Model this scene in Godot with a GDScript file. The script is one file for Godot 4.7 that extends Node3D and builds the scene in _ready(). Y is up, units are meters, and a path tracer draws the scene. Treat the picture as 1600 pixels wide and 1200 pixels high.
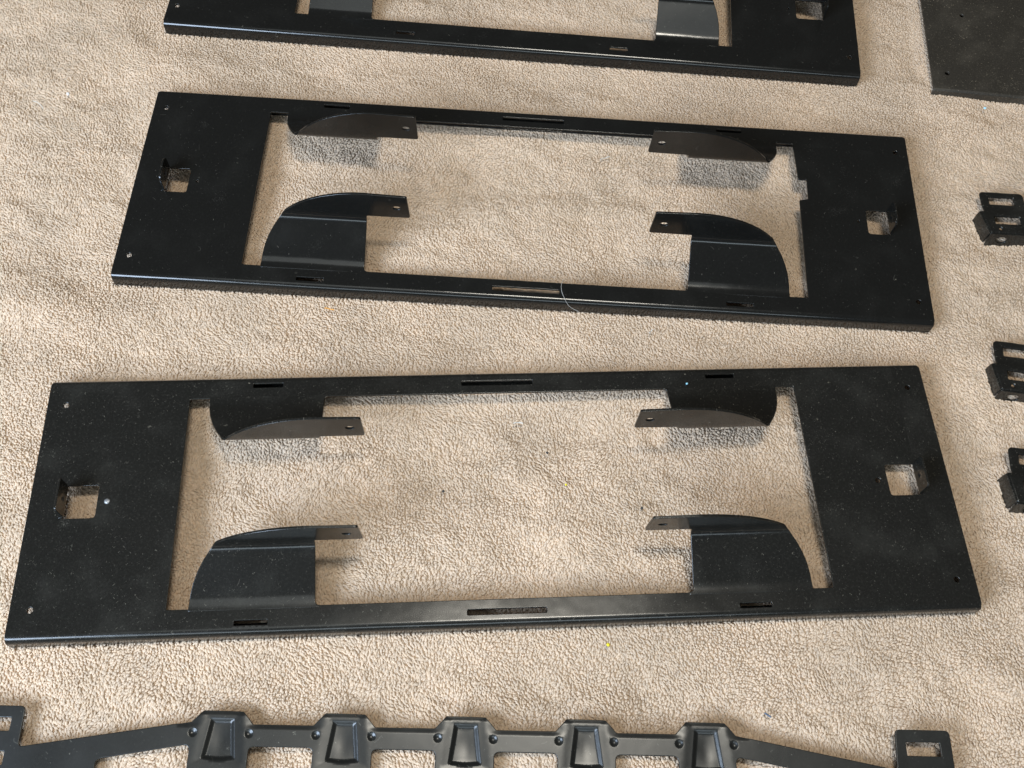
extends Node3D
# Pressed black metal parts laid out on a beige terry towel. Flat outlines are in millimetres.

const MM := 0.001
var rng := RandomNumberGenerator.new()
var wave := FastNoiseLite.new()
var enamel: StandardMaterial3D
var enamel_dusty: StandardMaterial3D
var enamel_brown: StandardMaterial3D
var enamel_satin: StandardMaterial3D
var steel: StandardMaterial3D
var taken := {}
var frames: Array = []          # [inverse transform, half length, half width, rail, window half, drop]


func _ready() -> void:
	rng.seed = 7
	# --- camera
	var cam := Camera3D.new()
	cam.name = "camera"
	cam.fov = 42.325
	cam.near = 0.02
	cam.far = 30.0
	cam.transform = Transform3D(Basis(Vector3.RIGHT, deg_to_rad(-62.104)) * Basis(Vector3.BACK, deg_to_rad(5.0755)), Vector3(0, 0.41469, 0))
	add_child(cam)
	cam.current = true
	# --- surroundings: a dim room, no sky
	var we := WorldEnvironment.new()
	we.name = "room_air"
	var env := Environment.new()
	env.background_mode = Environment.BG_COLOR
	env.background_color = Color(0.05, 0.05, 0.05).linear_to_srgb()
	env.tonemap_mode = Environment.TONE_MAPPER_LINEAR
	env.tonemap_exposure = 0.88
	env.sdfgi_enabled = true
	env.ssao_enabled = true
	env.ssil_enabled = true
	we.environment = env
	add_child(we)
	# --- the warm shop lamp straight above and the cool window low at front left
	area_light("shop_lamp_light", Vector3(0.09, 1.36, -0.285), Vector3(0.09, 0, -0.285), Vector2(0.32, 0.17), Color(1.0, 0.94, 0.82), 0.90)
	area_light("window_light", Vector3(-0.74, 0.63, 0.45), Vector3(-0.02, 0, -0.22), Vector2(0.72, 0.46), Color(0.64, 0.79, 1.0), 2.8)
	area_light("doorway_light", Vector3(0.0, 0.80, 1.0), Vector3(0.0, 0, -0.2), Vector2(1.3, 0.30), Color(0.78, 0.92, 1.0), 0.62)
	area_light("ceiling_panel_light", Vector3(-0.08, 2.1, 0.0), Vector3(-0.08, 0, 0.0), Vector2(1.3, 0.95), Color(0.94, 1.0, 0.98), 0.55)
	make_materials()
	wave.seed = 3
	wave.frequency = 1.0
	wave.fractal_octaves = 2

	# --- the three frames, the sheet and the rest
	var f3 := frame("bracket_frame", Transform3D(turn(7.156, 0.378, -0.15), Vector3(-0.0003, 0.012, -0.16063)), enamel_dusty, {}, 11.0)
	tell(f3, "black pressed metal frame nearest the camera, dusty, with square-cornered catch tabs", "metal frame", "black metal frames with four wing brackets")
	var f2 := frame("bracket_frame", Transform3D(turn(2.009, 1.797, 0.0), Vector3(0.00084, 0.012, -0.31898)), enamel, {
		"ang": 29.9, "d": 25.7, "lean": 1.5, "fh": 18.85, "fou": 120.6, "tu": 58.9, "piu": 79.3, "so": 111.3, "si": 98.0, "qi": 173.2, "qo": 184.6,
		"hu": 193.4, "hv": 46.2, "wl": 138.6, "nu": 129.6, "notch": true, "tab_round": 4.2, "rivets": false}, 37.0)
	tell(f2, "middle black metal frame with a stepped notch in its right window edge", "metal frame", "black metal frames with four wing brackets")
	var f1 := frame("bracket_frame", Transform3D(turn(0.4435, 1.876, 0.489), Vector3(-0.01747, 0.012, -0.48521)), enamel, {
		"L": 196.8, "W": 59.6, "ang": 31.0, "d": 25.0, "fou": 112.5, "tu": 71.4, "piu": 81.0, "so": 65.4, "si": 55.3, "sv": 53.0, "m": 0.0, "qi": 162.7, "qo": 178.4, "qc": -11.2,
		"hu": 191.4, "hv": 45.6, "wl": 124.6, "nu": 117.0, "rail": 44.3, "rivets": false}, 71.0)
	tell(f1, "farthest black metal frame cut off by the top of the picture, with pale shining wings", "metal frame", "black metal frames with four wing brackets")
	side_panel()
	clips()
	strip()
	towel()
	lint()


# ---------------------------------------------------------------- helpers
func turn(y: float, x: float, z: float) -> Basis:
	return Basis(Vector3.UP, deg_to_rad(y)) * Basis(Vector3.RIGHT, deg_to_rad(x)) * Basis(Vector3.BACK, deg_to_rad(z))


func area_light(called: String, from: Vector3, to: Vector3, size: Vector2, col: Color, energy: float) -> void:
	var l := AreaLight3D.new()
	l.name = called
	l.area_size = size
	l.area_normalize_energy = true
	l.light_color = col.linear_to_srgb()
	l.light_energy = energy
	l.area_range = 6.0
	l.shadow_enabled = true
	add_child(l)
	l.look_at_from_position(from, to, Vector3.FORWARD if absf(from.x - to.x) < 0.01 else Vector3.UP)


func tell(o: Node3D, label: String, category: String, group := "") -> void:
	o.set_meta("label", label)
	o.set_meta("category", category)
	if group:
		o.set_meta("group", group)


func numbered(called: String) -> String:
	var n: int = taken.get(called, 0)
	taken[called] = n + 1
	return called if n == 0 else "%s_%03d" % [called, n]


func thing(called: String, t: Transform3D) -> Node3D:
	var o := Node3D.new()
	o.name = numbered(called)
	o.transform = t
	add_child(o)
	return o


func part(called: String, st: SurfaceTool, m: Material, parent: Node) -> MeshInstance3D:
	var o := MeshInstance3D.new()
	var n := 0
	var nm := called
	while parent.has_node(nm):
		n += 1
		nm = "%s_%03d" % [called, n]
	o.name = nm
	o.mesh = st.commit()
	o.material_override = m
	parent.add_child(o, true)
	return o


func new_st() -> SurfaceTool:
	var st := SurfaceTool.new()
	st.begin(Mesh.PRIMITIVE_TRIANGLES)
	return st


# A polygon with every corner rounded by its radius; then resampled to at most «step».
func rounded(pts: Array, radii, step: float) -> PackedVector2Array:
	var out := PackedVector2Array()
	var n := pts.size()
	for i in n:
		var p: Vector2 = pts[i]
		var a: Vector2 = pts[(i + n - 1) % n]
		var b: Vector2 = pts[(i + 1) % n]
		var r: float = radii[i] if radii is Array else radii
		var da := (a - p).normalized()
		var db := (b - p).normalized()
		var half := acos(clampf(da.dot(db), -1.0, 1.0)) / 2.0
		if r <= 0.01 or half > 1.5:
			out.append(p)
			continue
		var cut := minf(r / tan(half), minf(p.distance_to(a), p.distance_to(b)) * 0.49)
		var k := 4 if r < 1.5 else 7
		for j in k + 1:
			var t := float(j) / k
			var q0 := (p + da * cut).lerp(p, t)
			var q1 := p.lerp(p + db * cut, t)
			out.append(q0.lerp(q1, t))
	return resample(out, step)


func resample(pts: PackedVector2Array, step: float) -> PackedVector2Array:
	var out := PackedVector2Array()
	for i in pts.size():
		var a := pts[i]
		var b := pts[(i + 1) % pts.size()]
		var k := maxi(1, ceili(a.distance_to(b) / step))
		if a.distance_to(b) < 1e-4:
			continue
		for j in k:
			out.append(a.lerp(b, float(j) / k))
	return out


func circle(c: Vector2, r: float, n := 14) -> PackedVector2Array:
	var out := PackedVector2Array()
	for i in n:
		out.append(c + Vector2.from_angle(TAU * i / n) * r)
	return out


func box(x0: float, x1: float, y0: float, y1: float, r: float, step: float) -> PackedVector2Array:
	return rounded([Vector2(x0, y0), Vector2(x1, y0), Vector2(x1, y1), Vector2(x0, y1)], r, step)


func tri(st: SurfaceTool, p: Array, n: Array, uv: Array) -> void:
	var g: Vector3 = (p[1] - p[0]).cross(p[2] - p[0])
	var order := [0, 2, 1] if g.dot(n[0] + n[1] + n[2]) > 0.0 else [0, 1, 2]
	for i in order:
		st.set_normal(n[i])
		st.set_uv(uv[i])
		st.add_vertex(p[i])


# Sheet metal: a flat outline with holes, bent into shape by «bend» (flat mm -> metres), with thickness and rounded cut edges.
func sheet(st: SurfaceTool, outline: PackedVector2Array, holes: Array, extra: PackedVector2Array, grid: float, thick: float, bend: Callable, uv0 := Vector2.ZERO, edge := 0.3) -> void:
	var loops: Array = []
	if Geometry2D.is_polygon_clockwise(outline):
		outline.reverse()
	loops.append(outline)
	for h in holes:
		var hh: PackedVector2Array = h
		if not Geometry2D.is_polygon_clockwise(hh):
			hh.reverse()
		loops.append(hh)
	var pts := PackedVector2Array()
	var inner: Array = []
	var outward: Array = []
	for l: PackedVector2Array in loops:
		var ins := PackedVector2Array()
		var ow := PackedVector2Array()
		for i in l.size():
			var d0 := (l[i] - l[(i + l.size() - 1) % l.size()]).normalized()
			var d1 := (l[(i + 1) % l.size()] - l[i]).normalized()
			var n := (Vector2(d0.y, -d0.x) + Vector2(d1.y, -d1.x)).normalized()
			ow.append(n)
			ins.append(l[i] - n * edge)
		inner.append(ins)
		outward.append(ow)
		pts.append_array(ins)
	var ring_count := pts.size()
	# points inside
	var lo := outline[0]
	var hi := outline[0]
	for p in outline:
		lo = lo.min(p)
		hi = hi.max(p)
	var cells := {}
	for p in pts:
		cells[Vector2i((p / grid).floor())] = cells.get(Vector2i((p / grid).floor()), []) + [p]
	var cand := PackedVector2Array(extra)
	var y := lo.y + grid * 0.5
	var row := 0
	while y < hi.y:
		var x := lo.x + grid * (0.5 if row % 2 else 0.25)
		while x < hi.x:
			cand.append(Vector2(x, y) + Vector2(rng.randf() - 0.5, rng.randf() - 0.5) * grid * 0.12)
			x += grid
		y += grid * 0.9
		row += 1
	for i in cand.size():
		var p := cand[i]
		if not Geometry2D.is_point_in_polygon(p, inner[0]):
			continue
		var ok := true
		for k in range(1, inner.size()):
			if Geometry2D.is_point_in_polygon(p, inner[k]):
				ok = false
				break
		if not ok:
			continue
		var room := 0.24 if i < extra.size() else grid * 0.5
		var c := Vector2i((p / grid).floor())
		for dx in [-1, 0, 1]:
			for dy in [-1, 0, 1]:
				for q: Vector2 in cells.get(c + Vector2i(dx, dy), []):
					if q.distance_squared_to(p) < room * room:
						ok = false
		if ok:
			pts.append(p)
			if i < extra.size():
				cells[c] = cells.get(c, []) + [p]
	var tris := Geometry2D.triangulate_delaunay(pts)
	var pos := PackedVector3Array()
	var nor := PackedVector3Array()
	for p in pts:
		var f := frame_at(bend, p)
		pos.append(f[0])
		nor.append(f[1])
	var t := 0
	while t < tris.size():
		var a := tris[t]
		var b := tris[t + 1]
		var c := tris[t + 2]
		t += 3
		var mid := (pts[a] + pts[b] + pts[c]) / 3.0
		if absf((pts[b] - pts[a]).cross(pts[c] - pts[a])) < 1e-5:
			continue
		if a < ring_count and b < ring_count and c < ring_count or true:
			if not Geometry2D.is_point_in_polygon(mid, inner[0]):
				continue
			var out := false
			for k in range(1, inner.size()):
				if Geometry2D.is_point_in_polygon(mid, inner[k]):
					out = true
					break
			if out:
				continue
		var uv := [pts[a] / 200.0 + uv0, pts[b] / 200.0 + uv0, pts[c] / 200.0 + uv0]
		tri(st, [pos[a], pos[b], pos[c]], [nor[a], nor[b], nor[c]], uv)
		var dn := thick * MM
		tri(st, [pos[a] - nor[a] * dn, pos[b] - nor[b] * dn, pos[c] - nor[c] * dn], [-nor[a], -nor[b], -nor[c]], uv)
	# cut edges
	var start := 0
	for li in loops.size():
		var l: PackedVector2Array = loops[li]
		var n := l.size()
		var rings: Array = []
		for i in n:
			var p0 := pos[start + i]
			var n0 := nor[start + i]
			var ow: Vector2 = outward[li][i]
			var q: Vector3 = bend.call(inner[li][i] + ow * 0.05)
			var side := (q - p0)
			side = (side - n0 * side.dot(n0)).normalized()
			var e := edge * MM
			var th := thick * MM
			rings.append([
				[p0, n0],
				[p0 + side * e * 0.7 - n0 * e * 0.3, (n0 + side).normalized()],
				[p0 + side * e - n0 * e, side],
				[p0 + side * e - n0 * (th - e * 0.5), side],
				[p0 - n0 * th, -n0],
			])
		for i in n:
			var a: Array = rings[i]
			var b: Array = rings[(i + 1) % n]
			var uva := l[i] / 200.0 + uv0
			var uvb := l[(i + 1) % n] / 200.0 + uv0
			for k in 4:
				tri(st, [a[k][0], b[k][0], b[k + 1][0]], [a[k][1], b[k][1], b[k + 1][1]], [uva, uvb, uvb])
				tri(st, [a[k][0], b[k + 1][0], a[k + 1][0]], [a[k][1], b[k + 1][1], a[k + 1][1]], [uva, uvb, uva])
		start += n


func frame_at(bend: Callable, p: Vector2) -> Array:
	var o: Vector3 = bend.call(p)
	var du: Vector3 = bend.call(p + Vector2(0.06, 0)) - bend.call(p - Vector2(0.06, 0))
	var dv: Vector3 = bend.call(p + Vector2(0, 0.06)) - bend.call(p - Vector2(0, 0.06))
	return [o, du.cross(dv).normalized()]


# ---------------------------------------------------------------- materials
func make_materials() -> void:
	var speck := dirt_texture(1, 4500, 30, 0.55)
	var speck2 := dirt_texture(2, 17000, 40, 1.0)
	var rough := NoiseTexture2D.new()
	rough.width = 512
	rough.height = 512
	rough.seamless = true
	var rn := FastNoiseLite.new()
	rn.seed = 5
	rn.frequency = 0.012
	rn.fractal_octaves = 4
	rough.noise = rn
	var ramp := Gradient.new()
	ramp.set_color(0, Color(0.8, 0.8, 0.8))
	ramp.set_color(1, Color(1, 1, 1))
	rough.color_ramp = ramp
	var peel := NoiseTexture2D.new()
	peel.width = 512
	peel.height = 512
	peel.seamless = true
	peel.as_normal_map = true
	peel.bump_strength = 1.2
	var pn := FastNoiseLite.new()
	pn.seed = 9
	pn.frequency = 0.035
	pn.fractal_octaves = 2
	peel.noise = pn
	enamel = paint(speck, rough, peel, 0.16, Color(0.93, 0.90, 0.83))
	enamel_dusty = paint(speck2, rough, peel, 0.20, Color(1.0, 0.96, 0.87))
	enamel_satin = paint(speck, rough, peel, 0.33, Color(1.1, 1.08, 1.0))
	enamel_brown = paint(speck2, rough, peel, 0.46, Color(1.5, 1.38, 1.2))
	steel = StandardMaterial3D.new()
	steel.albedo_color = Color(0.34, 0.34, 0.34).linear_to_srgb()
	steel.metallic = 0.6
	steel.roughness = 0.45


func paint(albedo: Texture2D, rough: Texture2D, peel: Texture2D, r: float, tint: Color) -> StandardMaterial3D:
	var m := StandardMaterial3D.new()
	m.albedo_texture = albedo
	m.albedo_color = tint
	m.roughness = r
	m.roughness_texture = rough
	m.roughness_texture_channel = BaseMaterial3D.TEXTURE_CHANNEL_RED
	m.metallic_specular = 0.5
	m.normal_enabled = true
	m.normal_texture = peel
	m.normal_scale = 0.06
	return m


# Black paint with dust specks, lint, faint smears and fine scratches.
func dirt_texture(sd: int, specks: int, scratches: int, smear: float) -> ImageTexture:
	var r := RandomNumberGenerator.new()
	r.seed = sd
	var n := 1024
	var img := Image.create(n, n, false, Image.FORMAT_RGB8)
	var ns := FastNoiseLite.new()
	ns.seed = sd * 13
	ns.frequency = 0.006
	ns.fractal_octaves = 5
	var fine := FastNoiseLite.new()
	fine.seed = sd * 17
	fine.frequency = 0.12
	for y in n:
		for x in n:
			var a := ns.get_noise_2d(x, y) * 0.5 + 0.5
			var v := 0.098 + smear * 0.05 * smoothstep(0.45, 0.95, a) + 0.05 * smear * maxf(0.0, fine.get_noise_2d(x, y)) + 0.035 * smear * r.randf()
			img.set_pixel(x, y, Color(v * 0.98, v, v * 1.03))
	for i in specks:
		var x := r.randi_range(2, n - 4)
		var y := r.randi_range(2, n - 4)
		var v := 0.16 + 0.36 * pow(r.randf(), 4.0)
		var w := 1 if r.randf() < 0.7 else r.randi_range(2, 4)
		for k in w:
			img.set_pixel(clampi(x + r.randi_range(-1, 1) * k, 0, n - 1), clampi(y + k, 0, n - 1), Color(v, v, v * 0.98))
		img.set_pixel(x, y, Color(v, v, v))
	for c in 26:
		var m := Vector2(r.randf(), r.randf()) * n
		var sz := Vector2(r.randf_range(5, 22), r.randf_range(4, 12))
		var tilt := r.randf() * TAU
		for k in r.randi_range(40, 170):
			var q := m + (Vector2(r.randfn(), r.randfn()) * sz).rotated(tilt)
			var px := posmod(int(q.x), n)
			var py := posmod(int(q.y), n)
			var lift := (0.02 + 0.18 * pow(r.randf(), 3.0)) * (0.5 + smear)
			var was := img.get_pixel(px, py)
			img.set_pixel(px, py, Color(was.r + lift, was.g + lift, was.b + lift))
	for i in 9:
		var m := Vector2(r.randf(), r.randf()) * n
		var v := r.randf_range(0.3, 0.55)
		for k in r.randi_range(5, 16):
			var q := m + Vector2(r.randfn(), r.randfn()) * 1.3
			img.set_pixel(posmod(int(q.x), n), posmod(int(q.y), n), Color(v, v * 0.99, v * 0.96))
	for i in scratches:
		var p := Vector2(r.randf() * n, r.randf() * n)
		var d := Vector2.from_angle(r.randf() * TAU)
		var v := 0.15 + 0.16 * r.randf()
		var curl := r.randf_range(-0.14, 0.14)
		for k in r.randi_range(6, 22):
			d = d.rotated(curl + r.randf_range(-0.2, 0.2))
			p += d
			img.set_pixel(posmod(int(p.x), n), posmod(int(p.y), n), Color(v, v, v))
	return ImageTexture.create_from_image(img)


# ---------------------------------------------------------------- the frames
func frame(called: String, place: Transform3D, mat: Material, differ: Dictionary, salt: float) -> Node3D:
	var d := {"L": 200.0, "W": 58.76, "rail": 47.6, "wl": 137.9, "nu": 129.2, "piu": 78.3, "hu": 191.8, "hv": 45.9, "so": 110.4, "si": 97.1, "sv": 53.85, "m": 16.3, "mv": 52.8,
		"qi": 172.0, "qo": 185.4, "qv": 7.3, "qc": 0.0, "d": 25.3, "ang": 22.0, "lean": 6.0, "fh": 18.2, "fou": 119.3, "tu": 59.2, "notch": false, "tab_round": 1.6, "rivets": true, "drop": 8.2}
	d.merge(differ, true)
	var o := thing(called, place)
	var rb := 3.0
	var flat: float = d.W - rb                      # where the bend of the long edges starts
	var arc := rb * PI / 2.0
	var leg: float = d.drop - rb
	var far: float = flat + arc + leg + 6.5          # the long edges end in a hem turned inwards
	var bend := func(p: Vector2) -> Vector3:
		var y := 0.12 * wave.get_noise_2d(p.x * 0.012 + salt, p.y * 0.015)
		var v := p.y
		var s := absf(p.y) - flat
		if s > 0.0:
			var a := minf(s / rb, PI / 2.0)
			v = signf(p.y) * (flat + rb * sin(a))
			y += -rb * (1.0 - cos(a)) - clampf(s - arc, 0.0, leg)
			v -= signf(p.y) * maxf(0.0, s - arc - leg)
		return Vector3(p.x, y, -v) * MM
	var outline := rounded([Vector2(-d.L, -far), Vector2(d.L, -far), Vector2(d.L, far), Vector2(-d.L, far)], 1.2, 3.0)
	var holes: Array = []
	var win := [Vector2(-d.wl, -d.rail), Vector2(d.wl, -d.rail)]
	if d.notch:
		win += [Vector2(d.wl + 0.6, 11.2), Vector2(d.wl + 5.2, 12.2), Vector2(d.wl + 5.4, 24.6), Vector2(d.wl + 1.0, 24.4)]
	win += [Vector2(d.wl, d.rail), Vector2(-d.wl, d.rail)]
	holes.append(rounded(win, 0.7, 2.2))
	for sv in [-1.0, 1.0]:
		for su in [-1.0, 1.0]:
			holes.append(circle(Vector2(su * d.hu, sv * d.hv), 1.25, 12))
			holes.append(box(minf(su * d.so, su * d.si), maxf(su * d.so, su * d.si), sv * d.sv - 1.0, sv * d.sv + 1.0, 0.35, 1.2))
		if d.m > 0.0:
			holes.append(box(-d.m, d.m, sv * d.mv - 1.1, sv * d.mv + 1.1, 0.5, 1.4))
	for su in [-1.0, 1.0]:
		holes.append(rounded([Vector2(su * d.qi, d.qc - d.qv), Vector2(su * d.qo, d.qc - d.qv), Vector2(su * d.qo, d.qc + d.qv), Vector2(su * d.qi, d.qc + d.qv)], [1.6, 0.3, 0.3, 1.2], 1.2))
		if su > 0.0 or not d.rivets:
			holes.append(circle(Vector2(su * (d.qi - 4.4), d.qc), 1.25 if d.rivets else 0.7, 12))
	var extra := PackedVector2Array()
	for sv in [-1.0, 1.0]:
		for k in range(-1, 8):
			var u: float = -d.L + 1.2
			while u < d.L:
				extra.append(Vector2(u, sv * (flat + k * arc / 7.0)))
				u += 2.5
		for k in [-0.35, 0.35]:
			var u: float = -d.L + 1.2
			while u < d.L:
				extra.append(Vector2(u, sv * (flat + arc + leg + k)))
				u += 2.5
	var st := new_st()
	sheet(st, outline, holes, extra, 6.0, 1.0, bend, Vector2(salt * 0.37, salt * 0.21))
	part("plate", st, mat, o)
	for sv in [-1.0, 1.0]:
		for su in [-1.0, 1.0]:
			wing(o, d, su, sv, mat, salt)
	for su in [-1.0, 1.0]:
		catch_tab(o, d, su, mat, salt)
		if d.rivets and su < 0.0:
			var rv := new_st()
			disc(rv, Vector3(su * (d.qi - 4.3), 0.0, -d.qc) * MM, 1.35 * MM, 0.35 * MM)
			part("rivet", rv, steel, o)
	frames.append([place.affine_inverse(), place, d])
	return o


# A wing: a quarter-oval plate that slopes up from the rail and ends in an upright flange with a pierced ear.
func wing(o: Node3D, d: Dictionary, su: float, sv: float, mat: Material, salt: float) -> void:
	var top: float = d.d + d.fh
	var ax: float = d.nu - d.piu
	var ay := top + 0.4
	var c := Vector2(d.piu, 0)
	# the outer edge is an oval through the notch corner, the fold end and the flange top
	var k := sqrt(maxf(0.05, 1.0 - pow(d.d / ay, 2.0)))
	var bulge: float = (d.fou - d.piu) / (ax * k)
	var pts: Array = [Vector2(d.piu - 1.7, -1.0), Vector2(d.nu, -1.0)]
	var rad: Array = [0.0, 0.0]
	for i in 15:
		var a := 0.02 + (PI / 2.0 - 0.02) * i / 14.0
		pts.append(c + Vector2(ax * cos(a) * lerpf(1.0, bulge, sin(a)), ay * sin(a)))
		rad.append(0.0)
	pts.append(Vector2(d.tu, top - 0.4))
	rad.append(1.0)
	pts.append(Vector2(d.tu + (-0.6 if sv > 0.0 else -0.9), d.d + 2.2))
	rad.append(1.2)
	pts.append(Vector2(d.piu - 0.1, d.d + 2.0))
	rad.append(0.9)
	for q in [Vector2(0.0, 1.9), Vector2(-0.15, 1.1), Vector2(-0.6, 0.45), Vector2(-1.2, 0.12), Vector2(-1.7, 0.05)]:
		pts.append(c + q)
		rad.append(0.0)
	var outline := rounded(pts, rad, 1.5)
	var hole := PackedVector2Array()
	for i in 14:
		hole.append(Vector2(d.tu + 5.2, d.d + 9.8) + Vector2(1.9 * cos(TAU * i / 14.0), 1.3 * sin(TAU * i / 14.0)))
	# profile of the two folds, as a running sum
	var prof := PackedVector2Array()
	var at := Vector2.ZERO
	var ds := 0.1
	var end_angle: float = 90.0 + d.lean * 0.3
	for i in 520:
		prof.append(at)
		var s := i * ds
		var deg: float = d.ang * smoothstep(-1.0, 6.5, s) + (end_angle - d.ang) * smoothstep(d.d - 3.4, d.d + 2.6, s)
		deg += 3.0 * sin(PI * clampf(s / d.d, 0.0, 1.0)) * (1.0 if su > 0.0 else -1.0) * 0.4
		at += Vector2(cos(deg_to_rad(deg)), sin(deg_to_rad(deg))) * ds
	var bend := func(p: Vector2) -> Vector3:
		var f := clampf(p.y / ds, 0.0, 517.0)
		var q := prof[int(f)].lerp(prof[int(f) + 1], f - int(f))
		if p.y < 0.0:
			q = Vector2(p.y, 0)
		var y := q.y + 0.06 + 0.09 * wave.get_noise_2d(p.x * 0.03 + salt + su * 9.0, p.y * 0.03 + sv * 5.0)
		return Vector3(su * p.x, y, -sv * (d.rail - q.x)) * MM
	var extra := PackedVector2Array()
	for s in [0.6, 1.5, 2.5, 3.6, 4.8, 6.0, d.d - 3.2, d.d - 2.5, d.d - 1.8, d.d - 1.2, d.d - 0.6, d.d, d.d + 0.6, d.d + 1.2, d.d + 1.8]:
		var u: float = d.tu + 1.0
		while u < d.nu:
			extra.append(Vector2(u, s))
			u += 1.8
	var st := new_st()
	# the mirrored wings keep their upper side up
	var flip := su * sv > 0.0
	var b2 := bend
	if flip:
		b2 = func(p: Vector2) -> Vector3: return bend.call(Vector2(-p.x, p.y))
		outline = mirrored(outline)
		hole = mirrored(hole)
		extra = mirrored(extra)
	sheet(st, outline, [hole], extra, 4.0, 1.2, b2, Vector2(salt + su * 0.3, sv * 0.4))
	part("wing_bracket", st, mat, o)


func mirrored(a: PackedVector2Array) -> PackedVector2Array:
	var out := PackedVector2Array()
	for p in a:
		out.append(Vector2(-p.x, p.y))
	return out


# The tongue bent upright out of each square hole.
func catch_tab(o: Node3D, d: Dictionary, su: float, mat: Material, salt: float) -> void:
	var h := 11.0
	var w: float = d.qv - 0.15
	var outline := rounded([Vector2(-w, -0.6), Vector2(w, -0.6), Vector2(w, h), Vector2(-w, h)], [0.2, 0.2, d.tab_round, d.tab_round], 1.0)
	var bend := func(p: Vector2) -> Vector3:
		var s := p.y
		var x := 0.0
		var y := 0.05
		if s > 0.0:
			var a := minf(s / 1.2, PI / 2.0)
			x = 1.2 * sin(a)
			y += 1.2 * (1.0 - cos(a)) + maxf(0.0, s - 1.2 * PI / 2.0)
		else:
			x = s
		x -= 0.5 * exp(-(p.x * p.x + (s - 5.5) * (s - 5.5)) / 1.6)
		return Vector3(su * (d.qo + 1.1 - x), y, -su * p.x - d.qc) * MM
	var extra := PackedVector2Array()
	for k in 8:
		for j in 12:
			extra.append(Vector2(lerpf(-w, w, (j + 0.5) / 12.0), 0.2 + k * 0.3))
	for k in 7:
		for j in 7:
			extra.append(Vector2(-2.1 + j * 0.7, 3.5 + k * 0.7))
	var st := new_st()
	sheet(st, outline, [], extra, 2.0, 0.9, bend, Vector2(salt * 0.5 + su, 0.3))
	part("catch_tab", st, mat, o)


func disc(st: SurfaceTool, at: Vector3, r: float, h: float) -> void:
	var n := 16
	for i in n:
		var a := TAU * i / n
		var b := TAU * (i + 1) / n
		var va := Vector3(cos(a), 0, sin(a))
		var vb := Vector3(cos(b), 0, sin(b))
		var up := Vector3.UP
		tri(st, [at + up * h, at + va * r * 0.7 + up * h * 0.8, at + vb * r * 0.7 + up * h * 0.8], [up, (up * 2.0 + va).normalized(), (up * 2.0 + vb).normalized()], [Vector2.ZERO, Vector2.ZERO, Vector2.ZERO])
		tri(st, [at + va * r * 0.7 + up * h * 0.8, at + vb * r * 0.7 + up * h * 0.8, at + vb * r], [(up * 2.0 + va).normalized(), (up * 2.0 + vb).normalized(), vb], [Vector2.ZERO, Vector2.ZERO, Vector2.ZERO])
		tri(st, [at + va * r * 0.7 + up * h * 0.8, at + vb * r, at + va * r], [(up * 2.0 + va).normalized(), vb, va], [Vector2.ZERO, Vector2.ZERO, Vector2.ZERO])


# ---------------------------------------------------------------- the sheet at upper right
func side_panel() -> void:
	var o := thing("panel_sheet", Transform3D(turn(-0.6, 0.0, 0.0), Vector3(0.2219, 0.0085, -0.4275)))
	var rb := 1.6
	var arc := rb * PI / 2.0
	var bend := func(p: Vector2) -> Vector3:
		var y := 0.35 * wave.get_noise_2d(p.x * 0.015 + 91.0, p.y * 0.015)
		var v := p.y
		var s := -p.y
		if s > 0.0:
			var a := minf(s / rb, PI / 2.0)
			v = -rb * sin(a)
			y += -rb * (1.0 - cos(a)) - maxf(0.0, s - arc)
		return Vector3(p.x, y, -v) * MM
	var outline := rounded([Vector2(0.0, -arc - 4.5), Vector2(150, -arc - 4.5), Vector2(150, 190), Vector2(0, 190)], [1.5, 1.5, 2, 2], 2.5)
	var extra := PackedVector2Array()
	for k in 7:
		for j in 58:
			extra.append(Vector2(1.0 + j * 2.5, -k * arc / 6.0))
	var st := new_st()
	sheet(st, outline, [circle(Vector2(23.4, 60.4), 1.3, 12), circle(Vector2(9.2, 11.8), 1.4, 12)], extra, 7.0, 1.2, bend, Vector2(0.2, 0.6))
	part("panel", st, enamel_brown, o)
	tell(o, "brownish black scuffed metal sheet with two small holes at the upper right corner", "metal sheet")


# ---------------------------------------------------------------- the slotted clips along the right edge
func clips() -> void:
	var spots := [
		[Vector3(0.2399, 0.0095, -0.3270), 2.0, "black slotted metal clip below the scuffed sheet, beside the middle frame's right end"],
		[Vector3(0.2312, 0.0095, -0.2345), -3.0, "black slotted metal clip between the two other clips at the right edge"],
		[Vector3(0.2296, 0.0095, -0.1775), -3.0, "lowest black slotted metal clip, beside the nearest frame's right end and mostly cut off"],
	]
	var first: Node3D
	for s in spots:
		var o: Node3D
		if first == null:
			o = make_clip()
			first = o
		else:
			o = first.duplicate()
			o.name = numbered("slotted_clip")
			add_child(o)
		o.position = s[0]
		o.rotation.y = deg_to_rad(s[1])
		tell(o, s[2], "metal clip", "slotted metal clips along the right edge")


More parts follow.
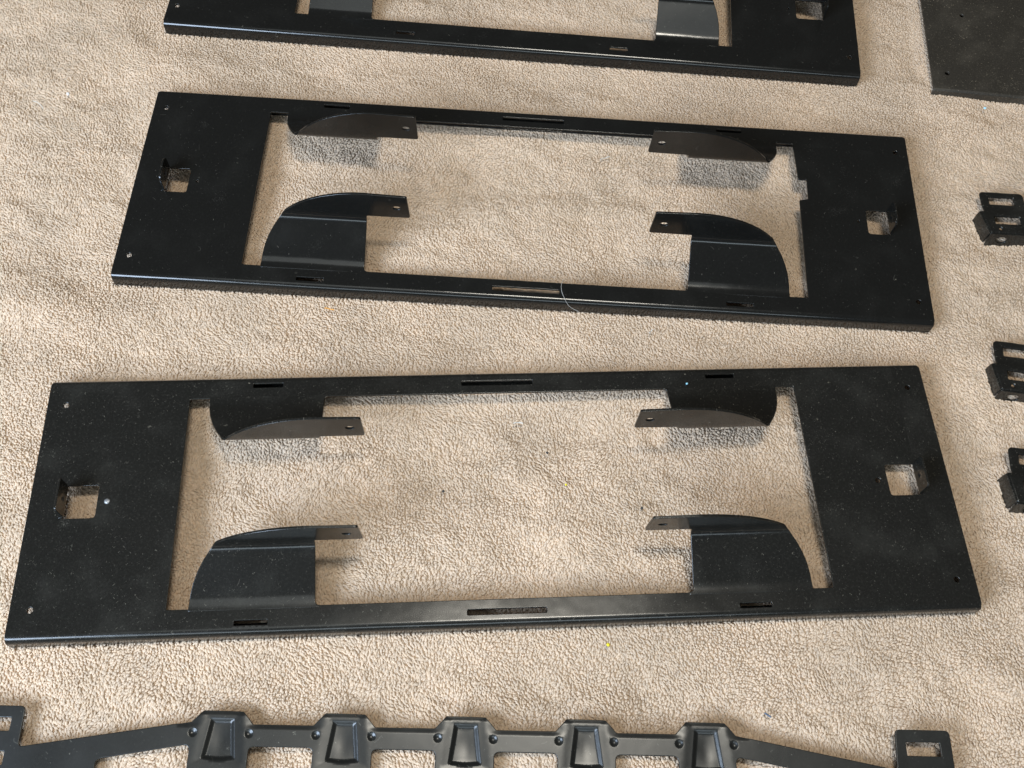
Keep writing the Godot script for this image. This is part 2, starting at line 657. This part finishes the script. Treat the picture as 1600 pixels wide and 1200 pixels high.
func make_clip() -> Node3D:
	var o := thing("slotted_clip", Transform3D.IDENTITY)
	var flat := func(p: Vector2) -> Vector3:
		return Vector3(p.x, 0.1 * wave.get_noise_2d(p.x * 0.1, p.y * 0.1) - 1.6 * smoothstep(12.0, 19.0, p.y), -p.y) * MM
	var outline := rounded([Vector2(-0.8, 0.4), Vector2(25, 0.4), Vector2(27, 14.5), Vector2(22.5, 15.0), Vector2(22.0, 28.5), Vector2(-1.4, 28.5), Vector2(-1.2, 15.2), Vector2(-4.0, 15.0)], [1.2, 0.8, 1.0, 0.6, 2.6, 2.6, 0.6, 1.4], 1.0)
	var st := new_st()
	sheet(st, outline, [box(3.2, 16.4, 20.4, 25.0, 0.5, 1.0), box(3.2, 16.4, 6.6, 11.2, 0.5, 1.0), circle(Vector2(5.0, 3.3), 0.8, 10)], PackedVector2Array(), 3.0, 1.0, flat, Vector2(0.3, 0.1), 0.9)
	part("top_plate", st, enamel_dusty, o)
	# left wall
	var a := Vector3(-0.5, 0, -0.6)
	var b := Vector3(-3.6, 0, -14.2)
	var wall := func(p: Vector2) -> Vector3:
		var q := a.lerp(b, p.x / 15.0)
		return (q + Vector3(-0.35 * sin(clampf(-p.y / 3.0, 0, 1) * PI / 2.0), p.y - 0.25, 0)) * MM
	st = new_st()
	sheet(st, box(-0.3, 14.8, -9.0, 0.0, 0.5, 1.0), [], PackedVector2Array(), 2.5, 0.9, wall, Vector2(0.7, 0.2))
	part("side_wall", st, enamel_dusty, o)
	var fwall := func(p: Vector2) -> Vector3:
		return Vector3(p.x, p.y - 0.25, 0.35 + 0.25 * absf(p.y) * 0.6) * MM
	st = new_st()
	var slot := PackedVector2Array()
	for i in 16:
		slot.append(Vector2(6.2 + 2.9 * cos(TAU * i / 16.0), -4.3 + 2.0 * sin(TAU * i / 16.0)))
	sheet(st, box(-1.0, 24.8, -8.6, 0.0, 0.5, 1.0), [slot], PackedVector2Array(), 2.5, 0.9, fwall, Vector2(0.1, 0.8))
	part("front_wall", st, enamel_dusty, o)
	var bwall := func(p: Vector2) -> Vector3:
		return (Vector3(25.0, 0, -0.2).lerp(Vector3(26.6, 0, -14.3), p.x / 15.0) + Vector3(0, p.y - 0.25, 0)) * MM
	st = new_st()
	sheet(st, box(0.2, 14.8, -9.0, 0.0, 0.5, 1.0), [], PackedVector2Array(), 2.5, 0.9, bwall, Vector2(0.7, 0.4))
	part("side_wall", st, enamel_dusty, o)
	return o


# ---------------------------------------------------------------- the stamped strip along the bottom edge
func strip() -> void:
	var o := thing("stamped_strip", Transform3D(turn(3.529, 3.2, 0), Vector3(-0.00578, 0.0078, -0.05644)))
	var P := 47.35
	var pts: Array = []
	var rad: Array = []
	var put := func(x: float, y: float, r: float) -> void:
		pts.append(Vector2(x, y))
		rad.append(r)
	put.call(-192.5, -32.0, 2.0)
	put.call(-192.5, 9.6, 2.2)
	put.call(-170.9, 9.6, 2.2)
	put.call(-170.6, -5.3, 1.6)
	put.call(-106.6, 5.3, 0.6)
	for k in 5:
		var x := (k - 2) * P
		if k > 0:
			put.call(x - 12.0, 5.0, 0.8)
		put.call(x - 7.7, 9.7, 0.8)
		put.call(x + 7.7, 9.6, 0.8)
		if k < 4:
			put.call(x + 12.0, 4.9, 0.8)
	put.call(106.6, 4.9, 0.6)
	put.call(169.4, -6.4, 1.6)
	put.call(170.4, 8.7, 2.2)
	put.call(192.4, 8.7, 2.2)
	put.call(192.5, -32.0, 2.0)
	var holes: Array = []
	for k in 4:
		var x := (k - 1.5) * P
		holes.append(box(x - P / 2.0 + 11.4, x + P / 2.0 - 11.4, -23.0, -3.4, 2.2, 1.4))
	for s in [-1.0, 1.0]:
		holes.append(rounded([Vector2(s * 106.0, -23), Vector2(s * 106.0, -3.0), Vector2(s * 140.5, -9.2), Vector2(s * 140.5, -23)], 2.4, 1.4))
	holes.append(box(-188.2, -175.4, 0.3, 5.1, 0.5, 1.2))
	holes.append(box(-188.2, -175.4, -12.0, -7.2, 0.5, 1.2))
	holes.append(box(174.2, 187.7, -1.1, 4.0, 0.5, 1.2))
	holes.append(box(174.2, 187.7, -13.6, -8.6, 0.5, 1.2))
	var bend := func(p: Vector2) -> Vector3:
		var y := 0.12 * wave.get_noise_2d(p.x * 0.012 + 51.0, p.y * 0.02)
		if absf(p.x) < 112.0:
			var k := clampf(roundf(p.x / P), -2, 2)
			var q := Vector2(p.x - k * P, p.y)
			# pressed tray: widens downwards
			var hw := lerpf(3.9, 5.7, clampf((6.0 - q.y) / 13.5, 0, 1))
			var inside := minf(minf(hw - absf(q.x), 6.1 - q.y), q.y + 7.5 + 0.6 * (1.0 - pow(q.x / 5.5, 2.0)))
			y -= 1.0 * smoothstep(-1.0, 1.1, inside) + 0.28 * exp(-(q.x * q.x / 9.0 + (q.y + 0.6) * (q.y + 0.6) / 28.0)) * smoothstep(0.0, 2.0, inside)
			y -= 0.3 * smoothstep(-5.0, -0.3, inside)
			for s in [-10.8, 10.8]:
				var r := Vector2(q.x - s, q.y - 1.3).length()
				y -= 0.6 * (1.0 - smoothstep(0.3, 2.0, r))
			# the rim rolls down a little
			y -= 0.5 * smoothstep(2.6, 5.2, q.y) * smoothstep(7.0, 14.0, absf(q.x)) + 0.5 * smoothstep(7.6, 9.8, q.y)
		return Vector3(p.x, y, -p.y) * MM
	var extra := PackedVector2Array()
	for k in 5:
		var x0 := (k - 2) * P
		var tray := PackedVector2Array([Vector2(-5.75, -7.8), Vector2(5.75, -7.8), Vector2(3.9, 6.1), Vector2(-3.9, 6.1)])
		for off in [1.0, 0.6, 0.25, -0.1, -0.45, -0.8, -1.2, -2.2, -3.2]:
			for poly in Geometry2D.offset_polygon(tray, off, Geometry2D.JOIN_MITER):
				for q in resample(poly, 0.8):
					extra.append(q + Vector2(x0, 0))
		for sx in [-10.8, 10.8]:
			for r in [0.1, 0.6, 0.95, 1.3, 1.65, 2.0]:
				for q in circle(Vector2(x0 + sx, 1.3), r, 4 if r < 0.5 else 14):
					extra.append(q)
		for j in 6:
			for i in 40:
				extra.append(Vector2(x0 - 23.6 + i * 1.18, 2.0 + j * 0.55))
		for j in 5:
			for i in 18:
				extra.append(Vector2(x0 - 9.6 + i * 1.13, 7.3 + j * 0.5))
		for i in 17:
			for j in 14:
				extra.append(Vector2(x0 - 13.4 + i * 1.68 + 0.4 * (j % 2), -9.6 + j * 1.44))
	var st := new_st()
	var uvo := Vector2(0.15, 0.45)
	sheet(st, rounded(pts, rad, 2.0), holes, extra, 4.5, 0.9, bend, uvo, 0.35)
	part("strip_plate", st, enamel_satin, o)
	tell(o, "long black stamped strip with five pressed trays and slotted ends at the bottom", "metal strip")


# ---------------------------------------------------------------- the towel
var sway := FastNoiseLite.new()
var hills := FastNoiseLite.new()
var hollows: Array = []


func ground(x: float, z: float) -> float:
	var h := 0.0004 + 0.0038 * hills.get_noise_2d(x * 10.0, z * 12.0) + 0.0011 * hills.get_noise_2d(x * 31.0 + 7.0, z * 31.0)
	h += 0.0028 * (1.0 - absf(hills.get_noise_2d(x * 7.0 + 70.0, z * 15.0) * 2.2)) * 0.5
	h = lerpf(h, minf(h, 0.0032), smoothstep(-0.10, -0.085, z))
	# a low fold that runs out from under the middle frame's front left corner
	var q := Vector2(x + 0.20, z + 0.245)
	h += 0.0030 * exp(-(pow(q.x / 0.085, 2.0) + pow((q.y + 0.12 * q.x) / 0.013, 2.0)))
	for c: Vector2 in [Vector2(0.251, -0.344), Vector2(0.241, -0.2525), Vector2(0.240, -0.195)]:
		h = lerpf(h, 0.0036, exp(-pow(Vector2((x - c.x - 0.003) / 0.017, (z - c.y) / 0.0115).length(), 4.0)))
	if x > 0.215 and z < -0.42:
		h = lerpf(h, 0.0036, smoothstep(0.215, 0.226, x) * smoothstep(-0.420, -0.431, z))
	for f in frames:
		var inv: Transform3D = f[0]
		var d: Dictionary = f[2]
		var p := inv * Vector3(x, 0.012, z)
		var u := absf(p.x) * 1000.0
		var v := absf(p.z) * 1000.0
		var away := Vector2(maxf(0.0, u - d.L), maxf(0.0, absf(v - d.W) - 1.0)).length()
		var inside: bool = v < d.W and u < d.L
		var touch: float = ((f[1] as Transform3D) * Vector3(p.x, -d.drop * MM, p.z)).y - 0.0012
		h = lerpf(h, touch, exp(-pow(away / 16.0, 2.0)))
		if inside:
			var under: float = -6.8 - 3.2 * smoothstep(44.0, 49.0, v)
			h = minf(h, ((f[1] as Transform3D) * Vector3(p.x, under * MM, p.z)).y)
	return h


func towel() -> void:
	hills.seed = 21
	hills.frequency = 1.0
	sway.seed = 4
	sway.frequency = 1.0
	sway.fractal_octaves = 3
	var root := thing("towel", Transform3D.IDENTITY)
	tell(root, "beige terry towel spread flat under all the black metal parts", "towel")
	var st := new_st()
	var nx := 320
	var nz := 280
	for j in nz + 1:
		for i in nx + 1:
			var x := lerpf(-0.60, 0.62, float(i) / nx)
			var z := lerpf(-0.90, 0.14, float(j) / nz)
			st.set_uv(Vector2(x, z) * 20.0)
			st.add_vertex(Vector3(x, ground(x, z) + 0.0004, z))
	for j in nz:
		for i in nx:
			var a := j * (nx + 1) + i
			for k in [a, a + 1, a + nx + 2, a, a + nx + 2, a + nx + 1]:
				st.add_index(k)
	st.generate_normals()
	var cloth := StandardMaterial3D.new()
	cloth.albedo_color = Color(0.66, 0.53, 0.40).linear_to_srgb()
	cloth.roughness = 1.0
	cloth.metallic_specular = 0.1
	part("cloth_backing", st, cloth, root)
	# loops of the pile
	var yarn := StandardMaterial3D.new()
	yarn.vertex_color_use_as_albedo = true
	yarn.albedo_color = Color(1, 1, 1)
	yarn.roughness = 1.0
	yarn.metallic_specular = 0.12
	yarn.backlight_enabled = true
	yarn.backlight = Color(0.42, 0.34, 0.26).linear_to_srgb()
	var kinds := 3
	var places: Array = []
	var colors: Array = []
	for k in kinds:
		places.append([])
		colors.append(PackedColorArray())
	var gap := 0.00095
	var z := -0.60
	while z < 0.012:
		var t := inverse_lerp(-0.05, -0.5, z)
		var xl := lerpf(-0.215, -0.335, t) - 0.035
		var xr := lerpf(0.225, 0.30, t) + 0.035
		var x := xl
		while x < xr:
			var px := x + rng.randf_range(-0.5, 0.5) * gap
			var pz := z + rng.randf_range(-0.5, 0.5) * gap
			# the pile lies in patches: direction, lean and length drift over the cloth
			var dir := 1.75 + 1.1 * sway.get_noise_2d(px * 7.0, pz * 7.0) + 1.5 * sway.get_noise_2d(px * 38.0 + 3.0, pz * 38.0) - 1.2 * px + rng.randf_range(-0.5, 0.5)
			var lean := clampf(0.62 + 0.7 * sway.get_noise_2d(px * 11.0 + 40.0, pz * 11.0), 0.15, 1.0)
			var sc := rng.randf_range(0.66, 0.9)
			var ax := Vector3(cos(dir), 0, -sin(dir))
			var up := Vector3(rng.randf_range(-0.12, 0.12), 1, rng.randf_range(-0.12, 0.12)).normalized()
			ax = (ax - up * ax.dot(up)).normalized()
			var b := Basis(ax * sc * lerpf(0.62, 1.1, lean), up * sc * lerpf(0.76, 0.62, lean), ax.cross(up) * sc * rng.randf_range(0.85, 1.15))
			var k := rng.randi() % kinds
			places[k].append(Transform3D(b, Vector3(px, ground(px, pz), pz)))
			var v := rng.randf_range(0.86, 1.08) * (1.0 + 0.13 * sway.get_noise_2d(px * 14.0 + 90.0, pz * 14.0))
			var w := rng.randf_range(-0.02, 0.02)
			colors[k].append(Color(0.74 * v, (0.577 + w * 0.5) * v, (0.422 + w) * v))
			x += gap
		z += gap
	for k in kinds:
		var mm := MultiMesh.new()
		mm.transform_format = MultiMesh.TRANSFORM_3D
		mm.use_colors = true
		mm.mesh = loop_mesh(k)
		mm.instance_count = places[k].size()
		for i in places[k].size():
			mm.set_instance_transform(i, places[k][i])
			mm.set_instance_color(i, colors[k][i])
		var mi := MultiMeshInstance3D.new()
		mi.name = "pile_loops" if k == 0 else "pile_loops_%03d" % k
		mi.multimesh = mm
		mi.material_override = yarn
		mi.set_meta("kind", "stuff")
		root.add_child(mi, true)


# One loop of yarn: rises, leans over and dips back into the cloth.
func loop_mesh(k: int) -> Mesh:
	var mid := [Vector3(0, 0, 0), Vector3(0.1, 1.0, 0.05), Vector3(0.6, 1.75, 0.1 - 0.1 * k), Vector3(1.25, 1.7, 0.2 * k - 0.15), Vector3(1.7, 1.1, 0.1 - 0.12 * k), Vector3(1.85, 0.3, 0.0)]
	var rads := [0.46, 0.56, 0.66, 0.66, 0.54, 0.32]
	var st := new_st()
	var rings: Array = []
	for i in mid.size():
		var c: Vector3 = mid[i]
		var d: Vector3 = (mid[mini(i + 1, 5)] - mid[maxi(i - 1, 0)]).normalized()
		var s := d.cross(Vector3(0, 0.3, 1)).normalized()
		var t := d.cross(s).normalized()
		var ring: Array = []
		for j in 6:
			var n := s * cos(TAU * j / 6.0) + t * sin(TAU * j / 6.0)
			ring.append([(c + n * rads[i]) * MM, n])
		rings.append(ring)
	for i in 5:
		for j in 6:
			var a = rings[i][j]
			var b = rings[i][(j + 1) % 6]
			var c = rings[i + 1][(j + 1) % 6]
			var e = rings[i + 1][j]
			var uv := [Vector2.ZERO, Vector2.ZERO, Vector2.ZERO]
			tri(st, [a[0], b[0], c[0]], [a[1], b[1], c[1]], uv)
			tri(st, [a[0], c[0], e[0]], [a[1], c[1], e[1]], uv)
	return st.commit()


# ---------------------------------------------------------------- lint and crumbs
func lint() -> void:
	var pale := plain(Color(0.62, 0.57, 0.50))
	var hair := [Vector3(20.5, 12.9, -272.6), Vector3(19.6, 13.2, -269.4), Vector3(19.9, 13.3, -265.6), Vector3(21.6, 11.6, -262.6), Vector3(24.4, 7.4, -261.0), Vector3(29.2, 5.2, -259.8)]
	fibre("stray_hair", hair, 0.11, plain(Color(0.42, 0.40, 0.37)), "thin curved grey hair lying across the front rail of the middle frame", "hair")
	fibre("lint_thread", curl_line(Vector3(4.5, 5.2, -196.7), 4.5, 0.1, 0.5), 0.32, pale, "short white thread on the towel inside the nearest frame", "lint", "bits of white lint on the towel")
	fibre("lint_thread", curl_line(Vector3(38.7, 5.2, -357.3), 6.0, 0.5, 0.25), 0.26, pale, "slanting white thread on the towel inside the middle frame", "lint", "bits of white lint on the towel")
	fibre("lint_thread", curl_line(Vector3(-265.3, 5.4, -359.2), 9.0, -0.6, 0.5), 0.2, pale, "fine pale thread on the open towel at far left", "lint", "bits of white lint on the towel")
	fibre("lint_thread", curl_line(Vector3(64.7, 5.6, -251.9), 3.0, 1.0, 0.2), 0.3, pale, "tiny white thread on the towel between the nearest and middle frames", "lint", "bits of white lint on the towel")
	fibre("orange_thread", curl_line(Vector3(-90.8, 5.6, -248.4), 5.0, -0.15, 0.2), 0.3, plain(Color(0.72, 0.33, 0.07)), "short orange thread on the towel between the nearest and middle frames", "lint")
	fibre("slate_thread", curl_line(Vector3(113.9, 5.4, -77.2), 3.0, -0.5, 0.2), 0.4, plain(Color(0.12, 0.15, 0.2)), "short slate blue thread on the towel above the stamped strip", "lint")
	crumb("lint_fluff", Vector3(-251.9, 5.6, -368.7), 0.8, plain(Color(0.85, 0.85, 0.85)), "small bright white fluff left of the middle frame", "lint", "bits of white lint on the towel")
	crumb("yellow_crumb", Vector3(48.9, 5.6, -99.6), 0.75, plain(Color(0.8, 0.66, 0.05)), "yellow crumb on the towel just below the nearest frame", "crumb", "yellow crumbs")
	crumb("yellow_crumb", Vector3(27.8, 5.6, -168.6), 0.5, plain(Color(0.8, 0.66, 0.05)), "smaller yellow crumb on the towel inside the nearest frame", "crumb", "yellow crumbs")
	crumb("blue_fleck", Vector3(80.5, 12.9, -221.0), 0.6, plain(Color(0.35, 0.68, 0.82)), "light blue fleck on the back rail of the nearest frame", "fleck", "light blue flecks")
	crumb("blue_fleck", Vector3(250.8, 5.6, -417.8), 0.8, plain(Color(0.45, 0.75, 0.88)), "light blue fleck on the towel in front of the scuffed sheet", "fleck", "light blue flecks")
	for q in [[Vector3(18.6, 5.3, -183.3), "dark grit speck near the middle of the nearest frame's window"], [Vector3(61.9, 5.3, -160.9), "dark grit speck by the ear of the nearest frame's front right wing"], [Vector3(-26.0, 5.3, -160.5), "dark grit speck right of the nearest frame's front left wing"]]:
		crumb("grit_speck", q[0], 0.65, plain(Color(0.06, 0.055, 0.05)), q[1], "grit", "dark grit specks on the towel")


func plain(c: Color) -> StandardMaterial3D:
	var m := StandardMaterial3D.new()
	m.albedo_color = c.linear_to_srgb()
	m.roughness = 0.9
	m.metallic_specular = 0.2
	return m


func curl_line(at: Vector3, length: float, dir: float, bow: float) -> Array:
	var out: Array = []
	for i in 6:
		var t := i / 5.0 - 0.5
		var q := Vector2(t * length, bow * length * (0.25 - t * t)).rotated(dir)
		out.append(at + Vector3(q.x, 0.25 * sin(i * 1.7), -q.y))
	return out


func fibre(called: String, pts: Array, r: float, m: Material, label: String, category: String, group := "") -> void:
	var curve := Curve3D.new()
	for i in pts.size():
		var t: Vector3 = (pts[mini(i + 1, pts.size() - 1)] - pts[maxi(i - 1, 0)]) / 6.0
		curve.add_point(pts[i] - pts[0], -t, t)
	curve.bake_interval = 0.4
	var line := curve.get_baked_points()
	var st := new_st()
	var prev: Array = []
	for i in line.size():
		var d := (line[mini(i + 1, line.size() - 1)] - line[maxi(i - 1, 0)]).normalized()
		var s := d.cross(Vector3.UP).normalized()
		var t := s.cross(d)
		var ring: Array = []
		var rr := r * (0.35 if i == 0 or i == line.size() - 1 else 1.0)
		for j in 6:
			var n := s * cos(TAU * j / 6.0) + t * sin(TAU * j / 6.0)
			ring.append([(line[i] + n * rr) * MM, n])
		if prev:
			for j in 6:
				var k := (j + 1) % 6
				var uv := [Vector2.ZERO, Vector2.ZERO, Vector2.ZERO]
				tri(st, [prev[j][0], prev[k][0], ring[k][0]], [prev[j][1], prev[k][1], ring[k][1]], uv)
				tri(st, [prev[j][0], ring[k][0], ring[j][0]], [prev[j][1], ring[k][1], ring[j][1]], uv)
		prev = ring
	var o := MeshInstance3D.new()
	o.name = numbered(called)
	o.mesh = st.commit()
	o.material_override = m
	o.position = pts[0] * MM
	add_child(o, true)
	tell(o, label, category, group)


func crumb(called: String, at: Vector3, r: float, m: Material, label: String, category: String, group := "") -> void:
	var src := SphereMesh.new()
	src.radius = r * MM
	src.height = 1.5 * r * MM
	src.radial_segments = 10
	src.rings = 6
	var arrays := src.get_mesh_arrays()
	var v: PackedVector3Array = arrays[Mesh.ARRAY_VERTEX]
	for i in v.size():
		v[i] *= 1.0 + 0.4 * wave.get_noise_3d(v[i].x * 900.0 + at.x, v[i].y * 900.0, v[i].z * 900.0)
	arrays[Mesh.ARRAY_VERTEX] = v
	var mesh := ArrayMesh.new()
	mesh.add_surface_from_arrays(Mesh.PRIMITIVE_TRIANGLES, arrays)
	var o := MeshInstance3D.new()
	o.name = numbered(called)
	o.mesh = mesh
	o.material_override = m
	o.position = at * MM
	add_child(o, true)
	tell(o, label, category, group)
